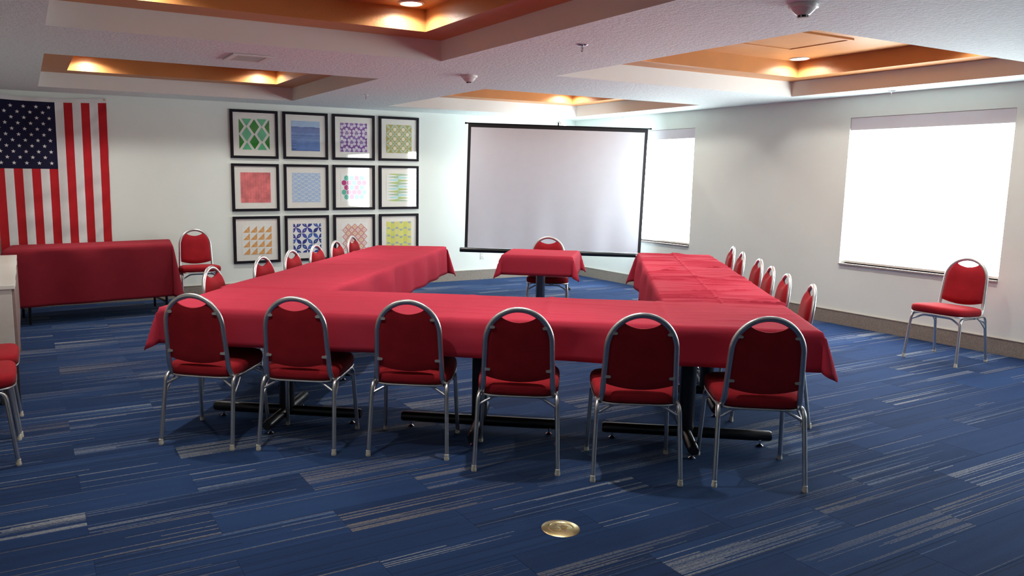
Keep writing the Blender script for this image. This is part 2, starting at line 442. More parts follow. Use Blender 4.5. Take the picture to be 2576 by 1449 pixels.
# windows with lit roller shades
wl = ['lit white roller shade of the window behind the projection screen', 'lit white roller shade of the large window above the lone side chair',
      'lit white roller shade of the window nearest the camera, mirrored in the picture glass']
for i, (y0, y1) in enumerate(WINS):
    w = link('window_%d' % (i+1), None, kind='structure', loc=(0.0, (y0+y1)/2, WZ0)); hw = (y1-y0)/2; hh = WZ1-WZ0
    b = MB()
    for lo, hi in (((0.10, -hw, 0), (0.16, -hw+0.05, hh)), ((0.10, hw-0.05, 0), (0.16, hw, hh)), ((0.10, -hw, 0), (0.16, hw, 0.05)), ((0.10, -hw, hh-0.05), (0.16, hw, hh)), ((0.11, -0.02, 0), (0.15, 0.02, hh))):
        b.box(lo, hi)
    b.build('window_frame', VINYL, w)
    for s_ in (-1, 1):
        lo, hi = sorted((s_*0.021, s_*(hw-0.051)))
        MB().box((0.128, lo, 0.05), (0.132, hi, hh-0.05)).build('pane', GLASS, w)
    MB().cbox((-0.022, -hw, -0.018), (0.17, hw, 0.0), 0.003).build('window_sill', SILL, w)
    sh = thing('roller_shade', wl[i], 'blind', (0.0, (y0+y1)/2, WZ0), 0, 'roller shades on the windows')
    MB().cbox((0.006, -hw+0.004, hh-0.132), (0.09, hw-0.004, hh-0.002), 0.003).build('cassette', SHADEBOX, sh)
    MB().box((0.040, -hw+0.006, 0.03), (0.042, hw-0.006, hh-0.131)).build('shade_fabric', SHADE, sh)
    MB().cbox((0.034, -hw+0.006, 0.006), (0.048, hw-0.006, 0.032), 0.004).build('hem_bar', PLASTIC, sh)

# ------------------------------------------------------------------ tables and cloths
def quad_pt(Q, a, b_):
    """Q: near-left, near-right, far-right, far-left (x, y)"""
    p = Q[0]*(1-a)*(1-b_)+Q[1]*a*(1-b_)+Q[2]*a*b_+Q[3]*(1-a)*b_
    return p
def tablecloth(name, label, Q, z, h, wr, group='red tablecloths', seed=1, step=0.02, hs=None, flare=0.28, tip=0.8, material=None):
    """cloth over a four-cornered top; h hang lengths for near, right, far, left sides"""
    rg = np.random.RandomState(seed)
    Q = [Vector(q) for q in Q]
    la = ((Q[1]-Q[0]).length+(Q[2]-Q[3]).length)/2; lb = ((Q[3]-Q[0]).length+(Q[2]-Q[1]).length)/2
    hn, hr, hf, hl = h
    def axis(L, h0, h1):
        n = max(8, int(L/step)); k0 = max(2, int(h0/0.03)); k1 = max(2, int(h1/0.03))
        return [-h0*(1-i/k0) for i in range(k0)]+[L*i/n for i in range(n+1)]+[L+h1*(i+1)/k1 for i in range(k1)]
    A = axis(la, hl, hr); B = axis(lb, hn, hf)
    # ripples along each hanging side
    ph = rg.uniform(0, 6.28, 40); fr = rg.uniform(4, 13, 40)
    def ripple(s, k): 
        return sum(math.sin(s*fr[k*5+q]+ph[k*5+q]) for q in range(5))/5
    eA = ((Q[1]-Q[0])+(Q[2]-Q[3])).normalized(); eB = ((Q[3]-Q[0])+(Q[2]-Q[1])).normalized()
    G = []
    for a in A:
        rw = []
        for b_ in B:
            ca = min(max(a, 0), la); cb = min(max(b_, 0), lb)
            p = quad_pt(Q, ca/la, cb/lb)
            da = a-ca; db = b_-cb; r = math.hypot(da, db)
            zt = z+wr(ca, cb, la, lb)
            if r < 1e-9:
                # soft rolled edge
                e = min(ca, la-ca, cb, lb-cb); zt -= 0.006*max(0, 1-e/0.02)**2
                rw.append(Vector((p.x, p.y, zt))); continue
            hd = abs(da)/max(1e-6, (hr if da > 0 else hl)) if abs(da) > abs(db) else abs(db)/max(1e-6, (hf if db > 0 else hn))
            if abs(da) > 1e-9 and abs(db) > 1e-9:      # corner fold
                sa, sb = abs(da)/r, abs(db)/r
                re_ = max(abs(da), abs(db)); re_ = re_+(r-re_)*tip*(1-0.35*(2*sa*sb)**6)
                o = re_*flare*(2*sa*sb)+0.010+0.05*re_
                dirv = eA*math.copysign(sa*sa/(sa*sa+sb*sb), da)+eB*math.copysign(sb*sb/(sa*sa+sb*sb), db)
                out = dirv.normalized()*o
                drop = re_*math.sqrt(max(0.2, 1-(flare*2*sa*sb)**2))
            else:
                k = 0 if db < 0 else 2 if db > 0 else 1 if da > 0 else 3
                s_ = ca if db != 0 else cb
                L_ = la if db != 0 else lb
                edge = min(1, min(s_, L_-s_)/0.25)
                amp = (hs[k] if hs else 0.02)
                o = 0.010+0.05*r+amp*ripple(s_, k)*min(1, r/0.12)*(0.35+0.65*edge)
                out = (eB*math.copysign(1, db) if db != 0 else eA*math.copysign(1, da))*max(o, 0.006)
                drop = r
            rw.append(Vector((p.x+out.x, p.y+out.y, z-0.006-drop+0.004)))
        G.append(rw)
    bb = MB(); bb.grid(G, 0, True, flip=True)
    o = bb.build(name, material or CLOTH, None, 70, label=label, cat='tablecloth', group=group)
    md = o.modifiers.new('thick', 'SOLIDIFY'); md.thickness = 0.0016; md.offset = -1
    return o
def ridges(seed, n, amp, along='a', L=3.6, Wd=0.78, lenr=(0.2, 0.7), wid=(0.006, 0.018), crease=None):
    rg = np.random.RandomState(seed)
    R_ = [(rg.uniform(0, L), rg.uniform(0, Wd), rg.uniform(*lenr), rg.uniform(*wid), rg.uniform(0.3, 1)*amp*rg.choice([1, 1, -0.6]), rg.uniform(-0.12, 0.12)) for _ in range(n)]
    R_ = np.array(R_)
    def f(ca, cb, la, lb):
        u, v = (ca, cb) if along == 'b' else (cb, ca)     # ridge runs along v, positions spread along u
        d = u-R_[:, 0]-R_[:, 5]*(v-R_[:, 1]); e = (v-R_[:, 1])/R_[:, 2]
        s = float((R_[:, 4]*np.exp(-(d/R_[:, 3])**2-e**2*2)).sum())
        if crease:
            for c, ax, am in crease:
                q = (cb if ax == 'b' else ca)-c
                s += am*math.exp(-(q/0.010)**2)
        return s+0.0012*math.sin(ca*3.1+cb*5)
    return f
ZT = 0.78
FQ = [(-7.048, -5.299), (-4.099, -7.551), (-3.55, -6.875), (-6.533, -4.629)]
tablecloth('tablecloth', 'long red cloth over the near table row, in front of the six near chairs', FQ, ZT, (0.215, 0.215, 0.215, 0.215),
           ridges(3, 70, 0.005, 'a', 0.85, 3.7, (0.1, 0.4), (0.008, 0.02), crease=((2.27, 'a', 0.010), (1.75, 'a', 0.006), (2.95, 'a', 0.006))), seed=3, hs=(0.046, 0.012, 0.012, 0.012))
LQ = [(-6.545, -4.612), (-5.93, -5.09), (-3.641, -2.498), (-4.29, -2.06)]
tablecloth('tablecloth', 'long red cloth over the left side table row, in front of the framed prints', LQ, ZT+0.002, (0.012, 0.30, 0.28, 0.26),
           ridges(5, 60, 0.0075, 'a', 3.4, 0.76, (0.12, 0.4), (0.008, 0.02)), seed=8, hs=(0.0, 0.045, 0.015, 0.012))
RQ = [(-4.195, -6.47), (-3.535, -6.875), (-1.535, -4.362), (-2.131, -3.930)]
tablecloth('tablecloth', 'creased long red cloth over the right side table row, along the window wall', RQ, ZT+0.002, (0.012, 0.22, 0.28, 0.30),
           ridges(9, 130, 0.013, 'a', 3.2, 0.76, (0.10, 0.42), (0.006, 0.013), crease=((0.36, 'a', 0.007),)), seed=12, step=0.007, hs=(0.0, 0.012, 0.015, 0.04))
SQ = [(-3.531, -3.487), (-3.000, -3.962), (-2.525, -3.452), (-3.079, -2.979)]
tablecloth('tablecloth', 'red cloth on the small square table below the projection screen', SQ, ZT, (0.20, 0.21, 0.20, 0.21), ridges(4, 8, 0.002, 'a', 0.7, 0.7), seed=21, hs=(0.006, 0.015, 0.01, 0.02))
BQ = [(-7.93, -1.228), (-6.304, -1.013), (-6.235, -0.42), (-7.86, -0.635)]
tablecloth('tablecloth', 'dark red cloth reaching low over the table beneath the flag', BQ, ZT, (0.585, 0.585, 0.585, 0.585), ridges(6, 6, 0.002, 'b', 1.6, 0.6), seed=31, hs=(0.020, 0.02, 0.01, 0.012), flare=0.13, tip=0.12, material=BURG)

def pedestal_table(name, label, c, ang, lx, ly, group, long_bar=0.98, short_bar=0.68, colm_=None):
    tb = thing(name, label, 'table', (c[0], c[1], 0), ang, group)
    MB().cbox((-lx/2, -ly/2, 0.742), (lx/2, ly/2, 0.772), 0.006).build('tabletop', TOPM, tb)
    MB().lathe([(0.048, 0.075), (0.048, 0.70)], 20).build('column', colm_ or BLACKM, tb)
    MB().box((-0.22, -0.22, 0.70), (0.22, 0.22, 0.742)).build('mounting_plate', BLACKM, tb)
    for L_, ax in ((long_bar, 0), (short_bar, 1)):
        e = Vector((1, 0, 0)) if ax == 0 else Vector((0, 1, 0)); zz = 0.066 if ax == 0 else 0.0655
        pth = [e*(-L_/2)+Vector((0, 0, zz)), e*(-L_/2+0.012)+Vector((0, 0, zz)), e*(L_/2-0.012)+Vector((0, 0, zz)), e*(L_/2)+Vector((0, 0, zz))]
        f = MB().tube(pth, [0.026, 0.032, 0.032, 0.026], 14).build('foot_bar', BLACKM, tb)
        g_ = MB()
        for s_ in (-1, 1):
            q = e*(s_*(L_/2-0.06)); g_ = MB().lathe([(0.018, 0.0), (0.02, 0.006), (0.012, 0.012), (0.006, 0.016), (0.006, 0.04)], 12, (q.x, q.y, 0))
            g_.build('glide', CHROME, f)
    return tb
fa = math.atan2(-2.252, 2.949)
fc = [(-6.345, -5.455), (-5.345, -6.17), (-4.33, -6.93)]
od = ['left', 'middle', 'right']
FQv = [Vector(q) for q in FQ]
for i in range(3):
    mid = quad_pt(FQv, (i+0.5)/3, 0.47)
    pedestal_table('pedestal_table', '%s of the three black pedestal tables under the near red cloth' % od[i], (mid.x, mid.y), fa, 1.215, 0.74, 'pedestal tables of the near row')
for QQ, nm in ((LQ, 'left'), (RQ, 'right')):
    q4 = [Vector(q) for q in QQ]
    e = ((q4[3]-q4[0])+(q4[2]-q4[1])); a_ = math.atan2(e.y, e.x); L_ = e.length/2
    for i in range(3):
        mid = quad_pt(q4, 0.5, (i+0.5)/3)
        pedestal_table('pedestal_table', '%s black pedestal table under the cloth of the %s side row' % (['nearest', 'middle', 'farthest'][i], nm), (mid.x, mid.y), a_, L_/3-0.01, 0.70, 'pedestal tables of the %s row' % nm)
q4 = [Vector(q) for q in SQ]; mid = quad_pt(q4, 0.5, 0.5); e = q4[1]-q4[0]
pedestal_table('pedestal_table', 'small square pedestal table standing alone before the screen', (mid.x, mid.y), math.atan2(e.y, e.x), 0.68, 0.66, 'single square table', 0.6, 0.6, mat('dark_chrome', (0.20, 0.21, 0.24), 0.22, 1.0))
# folding table under the flag
q4 = [Vector(q) for q in BQ]; mid = quad_pt(q4, 0.5, 0.5); e = q4[1]-q4[0]
tb = thing('folding_table', 'folding table hidden under the low cloth beneath the flag', 'table', (mid.x, mid.y, 0), math.atan2(e.y, e.x))
MB().cbox((-0.76, -0.25, 0.742), (0.76, 0.25, 0.770), 0.006).build('tabletop', TOPM, tb)
for s_ in (-1, 1):
    for y_ in (-0.24, 0.24):
        MB().tube([(s_*0.68, y_, 0.0), (s_*0.68, y_, 0.745)], 0.014).build('leg', BLACKM, tb)
    MB().tube([(s_*0.68, -0.24, 0.12), (s_*0.68, 0.24, 0.12)], 0.012).build('stretcher', BLACKM, tb)

# ------------------------------------------------------------------ banquet chair (origin between the rear feet, +y is where it faces)
def lean(z): return 0.070*(0.893-z)/0.49
def hwid(z):   # tube centre line half width
    if z > 0.70: 
        q = (z-0.70)/0.182
        return 0.174*math.sqrt(max(0.0, 1-q*q))
    return 0.174+(0.70-z)*0.042
def make_chair(label):
    ch = thing('banquet_chair', label, 'chair')
    # back frame: one bent tube
    pth = []
    side = [(0.192, 0.22, 0.398), (0.190, 0.15, 0.398), (0.1885, 0.105, 0.404), (0.188, 0.082, 0.425)]
    side += [(hwid(z), lean(z), z) for z in (0.46, 0.52, 0.58, 0.64, 0.70)]
    arc = [(0.174*math.cos(a), lean(0.70+0.182*math.sin(a)), 0.70+0.182*math.sin(a)) for a in [math.pi*k/28 for k in range(1, 28)]]
    pth = side+arc+[(-x, y, z) for x, y, z in side[::-1]]
    MB().tube(pth, 0.0150, 12, ry=0.0125, upv=(1, 0, 0)).build('back_frame', STEEL, ch)
    # back cushion
    ns, nt = 21, 15
    def zb(s): return 0.484+0.030*s*s
    def zt(s): return 0.811+0.036*min(1, abs(s))**1.6
    F, Bk = [], []
    for i in range(ns):
        s = -1+2*i/(ns-1); rf, rb = [], []
        for j in range(nt):
            u = j/(nt-1); z = zb(s)+(zt(s)-zb(s))*u
            w = max(0.02, hwid(z)-0.008)
            pf = (1-abs(s)**5)*(1-abs(2*u-1)**6)
            rf.append(Vector((s*w, lean(z)+0.008+0.030*pf**0.6, z))); rb.append(Vector((s*w, lean(z)-0.004-0.006*pf**0.5, z)))
        F.append(rf); Bk.append(rb)
    b = MB(); b.grid(F, 0, True); b.grid(Bk, 0, True, flip=True)
    rim = [(i, 0) for i in range(ns)]+[(ns-1, j) for j in range(1, nt)]+[(i, nt-1) for i in range(ns-2, -1, -1)]+[(0, j) for j in range(nt-2, 0, -1)]
    b.loft([[F[i][j] for i, j in rim], [Bk[i][j] for i, j in rim]], 0, False)
    b.build('back_cushion', CHAIRRED, ch, 50)
    for s in (-1, 1):
        for z, w in ((0.552, 0.03), (0.786, 0.026)):
            x1 = hwid(z)-0.004; x0 = x1-w
            T_ = TR(0, lean(z)-0.014, z)
            b = MB(); n = 8
            poly = [(s*(x1), -0.007), (s*(x0+0.007), -0.007)]+[(s*(x0+0.007-0.007*math.sin(math.pi*k/6)), -0.007*math.cos(math.pi*k/6)) for k in range(1, 6)]+[(s*(x0+0.007), 0.007), (s*x1, 0.007)]
            b.prism(poly, 0, 0.009, T_ @ RX(-math.pi/2)); b.build('clip', CLIPM, ch)
    # seat
    def foot(sc, z, n=40, tilt=True):
        out = []
        for k in range(n):
            a = 2*math.pi*k/n; cx, sx = math.cos(a), math.sin(a); e = 0.42
            x = math.copysign(abs(cx)**e, cx)*0.224; y = math.copysign(abs(sx)**e, sx)*0.215
            x *= (1.0+0.04*(y/0.215)); x *= sc; y *= sc
            out.append(Vector((x, 0.272+y, z+0.055*y)))
        return out
    MB().loft([foot(0.93, 0.418), foot(0.985, 0.424), foot(1.0, 0.438), foot(1.0, 0.455), foot(0.985, 0.470), foot(0.94, 0.480), foot(0.8, 0.487), foot(0.5, 0.491), foot(0.2, 0.492)]).build('seat_cushion', CHAIRRED, ch, 60)
    MB().loft([foot(0.90, 0.408), foot(0.99, 0.409), foot(1.0, 0.413), foot(0.99, 0.419), foot(0.90, 0.419)]).build('seat_pan', STEEL, ch)
    def smooth(pts, n=4):
        P = [Vector(q) for q in pts]
        for _ in range(2):
            Q_ = [P[0]]
            for i in range(len(P)-1): Q_ += [P[i]*0.75+P[i+1]*0.25, P[i]*0.25+P[i+1]*0.75]
            P = Q_+[P[-1]]
        return P
    for s in (-1, 1):
        rear = smooth([(s*0.203, 0.22, 0.400), (s*0.206, 0.085, 0.412), (s*0.210, 0.058, 0.385), (s*0.212, 0.052, 0.34)])+[Vector((s*0.222, 0.0015, 0.02))]
        front = smooth([(s*0.203, 0.25, 0.402), (s*0.206, 0.405, 0.408), (s*0.210, 0.433, 0.38), (s*0.212, 0.438, 0.34)])+[Vector((s*0.225, 0.4690, 0.02))]
        for pth, y in ((rear, 0.0), (front, 0.47)):
            lg = MB().tube(pth, 0.0120, 8, ry=0.0115, upv=(1, 0, 0)).build('leg', STEEL, ch, 50)
            MB().lathe([(0.0135, 0.0), (0.0145, 0.003), (0.0145, 0.012), (0.0125, 0.020), (0.0125, 0.034)], 12, (pth[-1].x, y, 0)).build('glide', GLIDE, lg)
        MB().tube([(s*0.211, 0.053, 0.30), (s*0.209, 0.12, 0.36), (s*0.20, 0.17, 0.40)], 0.006, 8).build('side_brace', STEEL, ch)
    for y, yl in ((0.085, 0.056), (0.41, 0.434)):
        MB().tube([(-0.211, yl, 0.350), (-0.13, y, 0.392), (-0.105, y, 0.398), (0.105, y, 0.398), (0.13, y, 0.392), (0.211, yl, 0.350)], 0.008, 8).build('cross_brace', STEEL, ch)
    return ch
U = math.radians(48.9)
proto = None
def place(x, y, face, label, group):
    """(x, y) between the rear feet; face is the heading of the sitter"""
    global proto
    rz = face-math.pi/2
    if proto is None:
        proto = make_chair(label); proto.location = (x, y, 0); proto.rotation_euler = (0, 0, rz); c = proto
    else: c = copy_tree(proto, (x, y, 0), rz, label)
    c['group'] = group
    return c
ordn = ['leftmost', 'second from left', 'third from left', 'third from right', 'second from right', 'rightmost']
near = [(-6.925, -5.628, -40.0), (-6.446, -5.973, -37.4), (-5.924, -6.338, -36.0), (-5.508, -6.804, -35.4), (-5.032, -7.213, -34.6), (-4.524, -7.562, -36.3)]
for i, (x, y, a) in enumerate(near):
    place(x, y, math.radians(a+90), '%s of six red chairs seen from behind at the near table' % ordn[i], 'chairs along the near table')
og = ['nearest', 'second nearest', 'third nearest', 'third farthest', 'second farthest', 'farthest']
for i, (x, y) in enumerate([(-6.559, -4.348), (-6.04, -3.786), (-5.664, -3.354), (-5.302, -2.945), (-4.969, -2.591), (-4.592, -2.071)]):
    place(x, y, U-math.pi/2+(0.10 if i == 0 else 0), '%s of six red chairs behind the left table, before the prints' % og[i], 'chairs along the left table')
for i, (x, y) in enumerate([(-3.278, -6.873), (-2.949, -6.42), (-2.655, -6.043), (-2.275, -5.611), (-1.928, -5.127), (-1.548, -4.677)]):
    place(x, y, U+math.pi/2+[-0.06, 0, 0, 0.03, 0, 0][i], '%s of six red chairs lined along the window side table' % og[i], 'chairs along the right table')
place(-2.576, -2.952, U+math.pi+0.10, 'red chair tucked in behind the small table below the screen', 'single chairs')
place(-5.955, -0.44, math.radians(268), 'red chair against the picture wall, right of the flag table', 'single chairs')
place(-0.43, -6.32, math.radians(180), 'red chair by the window wall, cut off at the right', 'single chairs')
place(-8.285, -5.255, math.radians(0), 'nearer of two red chairs beside the white cabinet at left', 'chairs along the left wall')
place(-8.275, -4.755, math.radians(0), 'farther of two red chairs beside the white cabinet at left', 'chairs along the left wall')

# ------------------------------------------------------------------ projection screen
sc = thing('projection_screen', 'white tripod projection screen with black borders across the corner', 'projection screen', (-1.308, -1.309, 0), -YAW)
def ST(x, z, y=0.0):
    q = 0.0206; k = 1.0909; return Vector(((x+(z-1.4)*q*0.9)*k, y, 1.566+(z-x*q-1.566)*k))
def wave(x, z):
    k = max(0, (1.5-z)/0.9)
    return 0.006*k*(math.sin(x*9+0.6)+0.6*math.sin(x*17+2))
xs_ = [-1.088+2.176*i/70 for i in range(71)]; zs_ = [0.632+1.510*j/24 for j in range(25)]
b = MB(); b.grid([[ST(x, z, wave(x, z)) for z in zs_] for x in xs_], 0, True, flip=True)
b.grid([[ST(x, z, wave(x, z)+0.002) for z in zs_] for x in xs_], 0, True)
b.build('screen_fabric', SCREENW, sc, 80)
for s_ in (-1, 1):
    x0, x1 = sorted((s_*1.087, s_*1.124)); b = MB()
    b.grid([[ST(x, z, wave(x, z)-0.001) for z in zs_] for x in (x0, x1)], 0, True, flip=True); b.grid([[ST(x, z, wave(x, z)+0.003) for z in zs_] for x in (x0, x1)], 0, True)
    b.build('side_border', BLACKF, sc, 80)
b = MB(); b.add([ST(-1.124, 2.141, -0.001), ST(1.124, 2.141, -0.001), ST(1.124, 2.182, -0.001), ST(-1.124, 2.182, -0.001), ST(-1.124, 2.141, 0.004), ST(1.124, 2.141, 0.004), ST(1.124, 2.182, 0.004), ST(-1.124, 2.182, 0.004)],
             [(0, 1, 2, 3), (5, 4, 7, 6), (3, 2, 6, 7), (0, 4, 5, 1)]); b.build('top_border', BLACKF, sc)
MB().tube([ST(-1.150, 2.188), ST(1.150, 2.188)], 0.009, 10).build('top_bar', BLACKM, sc)
for s_ in (-1, 1): MB().tube([ST(s_*1.145, 2.188), ST(s_*1.166, 2.188)], 0.013, 10).build('end_cap', BLACKM, sc)
cs = MB(); n = 14
rings = []
for x in (-1.185, -1.172, 1.160, 1.172):
    r_ = 0.027 if x in (-1.185, 1.172) else 0.031
    rings.append([ST(x, 0.600+r_*0.95*math.sin(2*math.pi*k/n), 0.012+r_*math.cos(2*math.pi*k/n)) for k in range(n)])
case = cs.loft(rings).build('roller_case', BLACKM, sc)
b = MB(); b.box((-0.012, -0.0012, -0.009), (0.012, 0.0, 0.009), 0, TR(*ST(1.075, 0.602, -0.0195))); b.build('maker_label', PLASTIC, case)
b = MB(); b.lathe([(0.0, 0), (0.005, 0), (0.005, 0.0006), (0.0, 0.0006)], 10, T=TR(*ST(1.075, 0.602, -0.0209)) @ RX(math.pi/2)); b.build('label_mark', BLACKM, case)
b = MB(); b.tube([ST(-0.035+0.07*k/12, 2.205+0.040*math.sin(math.pi*k/12)) for k in range(13)], 0.003, 6); b.build('carry_loop', CHROME, sc)
b = MB(); b.tube([ST(0, 2.19), ST(0, 2.232)], 0.009, 8); b.build('hook', BLACKM, sc)
MB().tube([(0, 0.05, 0.05), (0, 0.05, 2.23)], 0.014, 12).build('pole', BLACKM, sc)
MB().lathe([(0.03, 0.30), (0.034, 0.31), (0.034, 0.37), (0.022, 0.39)], 14, (0, 0.05, 0)).build('hub', BLACKM, sc)
for k in range(3):
    a = math.radians(90+120*k); e = Vector((math.cos(a), math.sin(a), 0))
    lg = MB().tube([Vector((0, 0.05, 0.34))+e*0.03, Vector((0, 0.05, 0.20))+e*0.12, Vector((0, 0.05, 0.014))+e*0.26], 0.010, 8).build('tripod_leg', BLACKM, sc)
    q = Vector((0, 0.05, 0))+e*0.262
    MB().lathe([(0.014, 0.0), (0.016, 0.004), (0.016, 0.02), (0.011, 0.03)], 10, (q.x, q.y, 0)).build('rubber_foot', RUBBER, lg)

# ------------------------------------------------------------------ framed prints
def M_(name, hexc, rough=0.85, var=0.03, vs=20): return mat('ink_'+name, lin(hexc), rough, var=var, vscale=vs)
def clip(poly):
    """clip to the unit square"""
    for ax, lim, sg in ((0, 0.0, 1), (0, 1.0, -1), (1, 0.0, 1), (1, 1.0, -1)):
        out = []
        for i in range(len(poly)):
            a, b_ = poly[i], poly[(i+1) % len(poly)]
            ia, ib = sg*(a[ax]-lim) >= 0, sg*(b_[ax]-lim) >= 0
            if ia: out.append(a)
            if ia != ib:
                t_ = (lim-a[ax])/(b_[ax]-a[ax]); out.append((a[0]+(b_[0]-a[0])*t_, a[1]+(b_[1]-a[1])*t_))
        poly = out
        if len(poly) < 3: return []
    return poly
def ell(cx, cy, rx, ry, rot=0.0, n=14):
    c, s = math.cos(rot), math.sin(rot)
    return [(cx+rx*math.cos(a)*c-ry*math.sin(a)*s, cy+rx*math.cos(a)*s+ry*math.sin(a)*c) for a in [2*math.pi*k/n for k in range(n)]]
def leaf(cx, cy, ang, L_, w, n=7, r0=0.0):
    c, s = math.cos(ang), math.sin(ang); P = []
    for k in range(n+1):
        u = k/n; P.append((r0+u*(L_-r0), w*math.sin(math.pi*u**1.15)))
    P += [(u, -v) for u, v in P[-2:0:-1]]
    return [(cx+u*c-v*s, cy+u*s+v*c) for u, v in P]
def rect(x0, y0, x1, y1): return [(x0, y0), (x1, y0), (x1, y1), (x0, y1)]
def ngon(cx, cy, r, n, rot=0): return [(cx+r*math.cos(rot+2*math.pi*k/n), cy+r*math.sin(rot+2*math.pi*k/n)) for k in range(n)]
def star(cx, cy, r0, r1, n, rot=0): return [(cx+(r0 if k % 2 == 0 else r1)*math.cos(rot+math.pi*k/n), cy+(r0 if k % 2 == 0 else r1)*math.sin(rot+math.pi*k/n)) for k in range(2*n)]

def art1():
    D, Lg = M_('green', '2f8a2c', var=0.2, vs=8), M_('mint', '63bd8b', var=0.12, vs=8); L = []
    def dia(cx, cy, m_): L.append(([(cx-0.160, cy), (cx, cy-0.238), (cx+0.160, cy), (cx, cy+0.238)], m_))
    for cx in (0, 0.5, 1.0):
        for cy in (0.25, 0.75): dia(cx, cy, D)
    for cx in (0.25, 0.75):
        for cy in (0, 0.5, 1.0): dia(cx, cy, Lg)
    return None, L
def art2():
    rg = random.Random(4); L = []
    bgm = M_('skyblue', 'a9c4e0', var=0.06, vs=15); B = [M_('wash%d' % k, c, var=0.12, vs=14) for k, c in enumerate(('5e7ab8', '6884bf', '556fae', '7290c6', '6079b3'))]
    y = 0.20
    while y < 1.0:
        h_ = rg.uniform(0.03, 0.06); top = [(k/16, y+rg.uniform(-0.012, 0.012)) for k in range(17)]
        L.append((top+[(1, y+h_+0.05), (0, y+h_+0.05)], rg.choice(B))); y += h_
    L.append((rect(0.16, 0.62, 1.0, 0.97), M_('wash9', '6d8cc4', var=0.12, vs=10)))
    return bgm, L
def art3():
    bgm = M_('purple', '7a4596'); w = M_('lilac', 'd9cfe0'); d = M_('deep_purple', '5b2f7c'); lt = M_('violet', 'b48bcc'); L = []
    for r in range(-1, 5):
        for c in range(-1, 5):
            cx = 0.06+c*0.36+(0.18 if r % 2 else 0); cy = 0.03+r*0.315
            for k in range(6):
                a = k*math.pi/3+math.pi/6; rr = 0.118
                L.append((ell(cx+rr*math.cos(a), cy+rr*0.98*math.sin(a), 0.062, 0.052, a+(0.5 if k % 2 else -0.5)), w))
            for k in range(3):
                a = k*2*math.pi/3+math.pi/2; L.append((ell(cx+0.085*math.cos(a), cy+0.085*math.sin(a), 0.05, 0.045), w))
            L.append((star(cx, cy, 0.072, 0.042, 6), d)); L.append((ell(cx, cy, 0.036, 0.036), lt)); L.append((ell(cx, cy, 0.014, 0.014), d))
    return bgm, L
def art4():
    bgm = M_('olive', 'b3a75c'); fl = M_('cream', 'ece6c9'); lf = M_('sage', 'bcd0b6'); gd = M_('gold', 'c3a85a'); L = []
    for i in range(-1, 5):
        for j in range(-1, 5):
            cx, cy = 1/6+i/3, 1/6+j/3
            for k in range(4): L.append((leaf(cx, cy, math.pi/4+k*math.pi/2, 0.235, 0.038), lf))
            if (i+j) % 2: pass
    for r in range(5):
        for c in ((1/3, 2/3) if r % 2 == 0 else (1/6, 0.5, 5/6)):
            cy = 1/6+r/6
            L.append((star(c, cy, 0.105, 0.06, 4, math.pi/4), gd)); L.append((star(c, cy, 0.078, 0.060, 8), fl))
    return bgm, L
def art5():
    bgm = mat('ink_coral_wash', lin('e27f7f'), 0.9, var=0.28, vscale=9); d = M_('rust', 'c4595c', var=0.15, vs=12); L = []
    for c in range(11):
        for r in range(20):
            x = 0.055+c*0.089; y = 0.03+r*0.0495; L.append(([(x-0.026, y), (x-0.01, y-0.006), (x+0.026, y-0.002), (x+0.026, y+0.006), (x-0.01, y+0.003), (x-0.026, y+0.009)], d))
    return bgm, L
def art6():
    bgm = M_('powder_blue', 'adc4e2', var=0.06, vs=12); cr = M_('cream_line', 'e6ebe2'); L = []
    for r in range(0, 15):
        for c in range(-1, 6):
            cx = 0.11+c*0.25+(0.125 if r % 2 else 0); cy = 0.10+r*0.0725
            P = [(-0.125+0.25*k/12) for k in range(13)]
            f = lambda u: -0.105*(1-(abs(u)/0.125)**2.0)
            L.append(([(cx+u, cy+f(u)-0.008) for u in P]+[(cx+u, cy+f(u)+0.008) for u in P[::-1]], cr))
    return bgm, L
def art7():
    w = M_('paper_white', 'e9ebe6'); T_ = M_('teal', '5fb9a4'); Mg = M_('magenta', 'b5367e'); L = []
    rows = ['TTMT', 'MMTMM', 'MTMT', 'TMMMT', 'TMTT']
    for r, s in enumerate(rows):
        for c, q in enumerate(s):
            cx = (0.215 if r % 2 == 0 else 0.12)+c*0.19; cy = 0.17+r*0.165
            L.append((ngon(cx, cy, 0.10, 6, math.pi/6), T_ if q == 'T' else Mg))
    return w, L
def art8():
    w = M_('paper_white', 'e9ebe6'); C3 = [M_('lime', 'b3c77c'), M_('aqua', 'b4dedb'), M_('grey_green', 'a9c4a6')]; L = []
    for k in range(10):
        y = 0.02+k*0.105
        L.append(([(0.47, y-0.052), (0.03, y), (0.47, y+0.052)], C3[(k*2) % 3])); L.append(([(0.47, y-0.03), (0.97, y+0.02), (0.47, y+0.072)], C3[(k*2+2) % 3]))
    return w, L
def art9():
    w = M_('paper_white', 'e9ebe6'); o = M_('orange', 'dba05c'); ln = M_('thin_line', 'cbb6a0'); L = []
    q = 0.25
    for i in range(4):
        for j in range(4):
            x, y = 0.02+i*0.245, 0.02+j*0.245
            L.append(([(x+0.012, y+q-0.012), (x+q-0.012, y+0.012), (x+q-0.012, y+q-0.012)], o))
            L.append(([(x, y), (x+0.006, y), (x+q*0.5, y+q*0.5-0.003), (x+q*0.5, y+q*0.5+0.003)], ln))
            L.append(([(x+q*0.5, y+q*0.5-0.004), (x+q, y+q-0.004), (x+q, y+q+0.004), (x+q*0.5, y+q*0.5+0.004)], w))
    return w, L
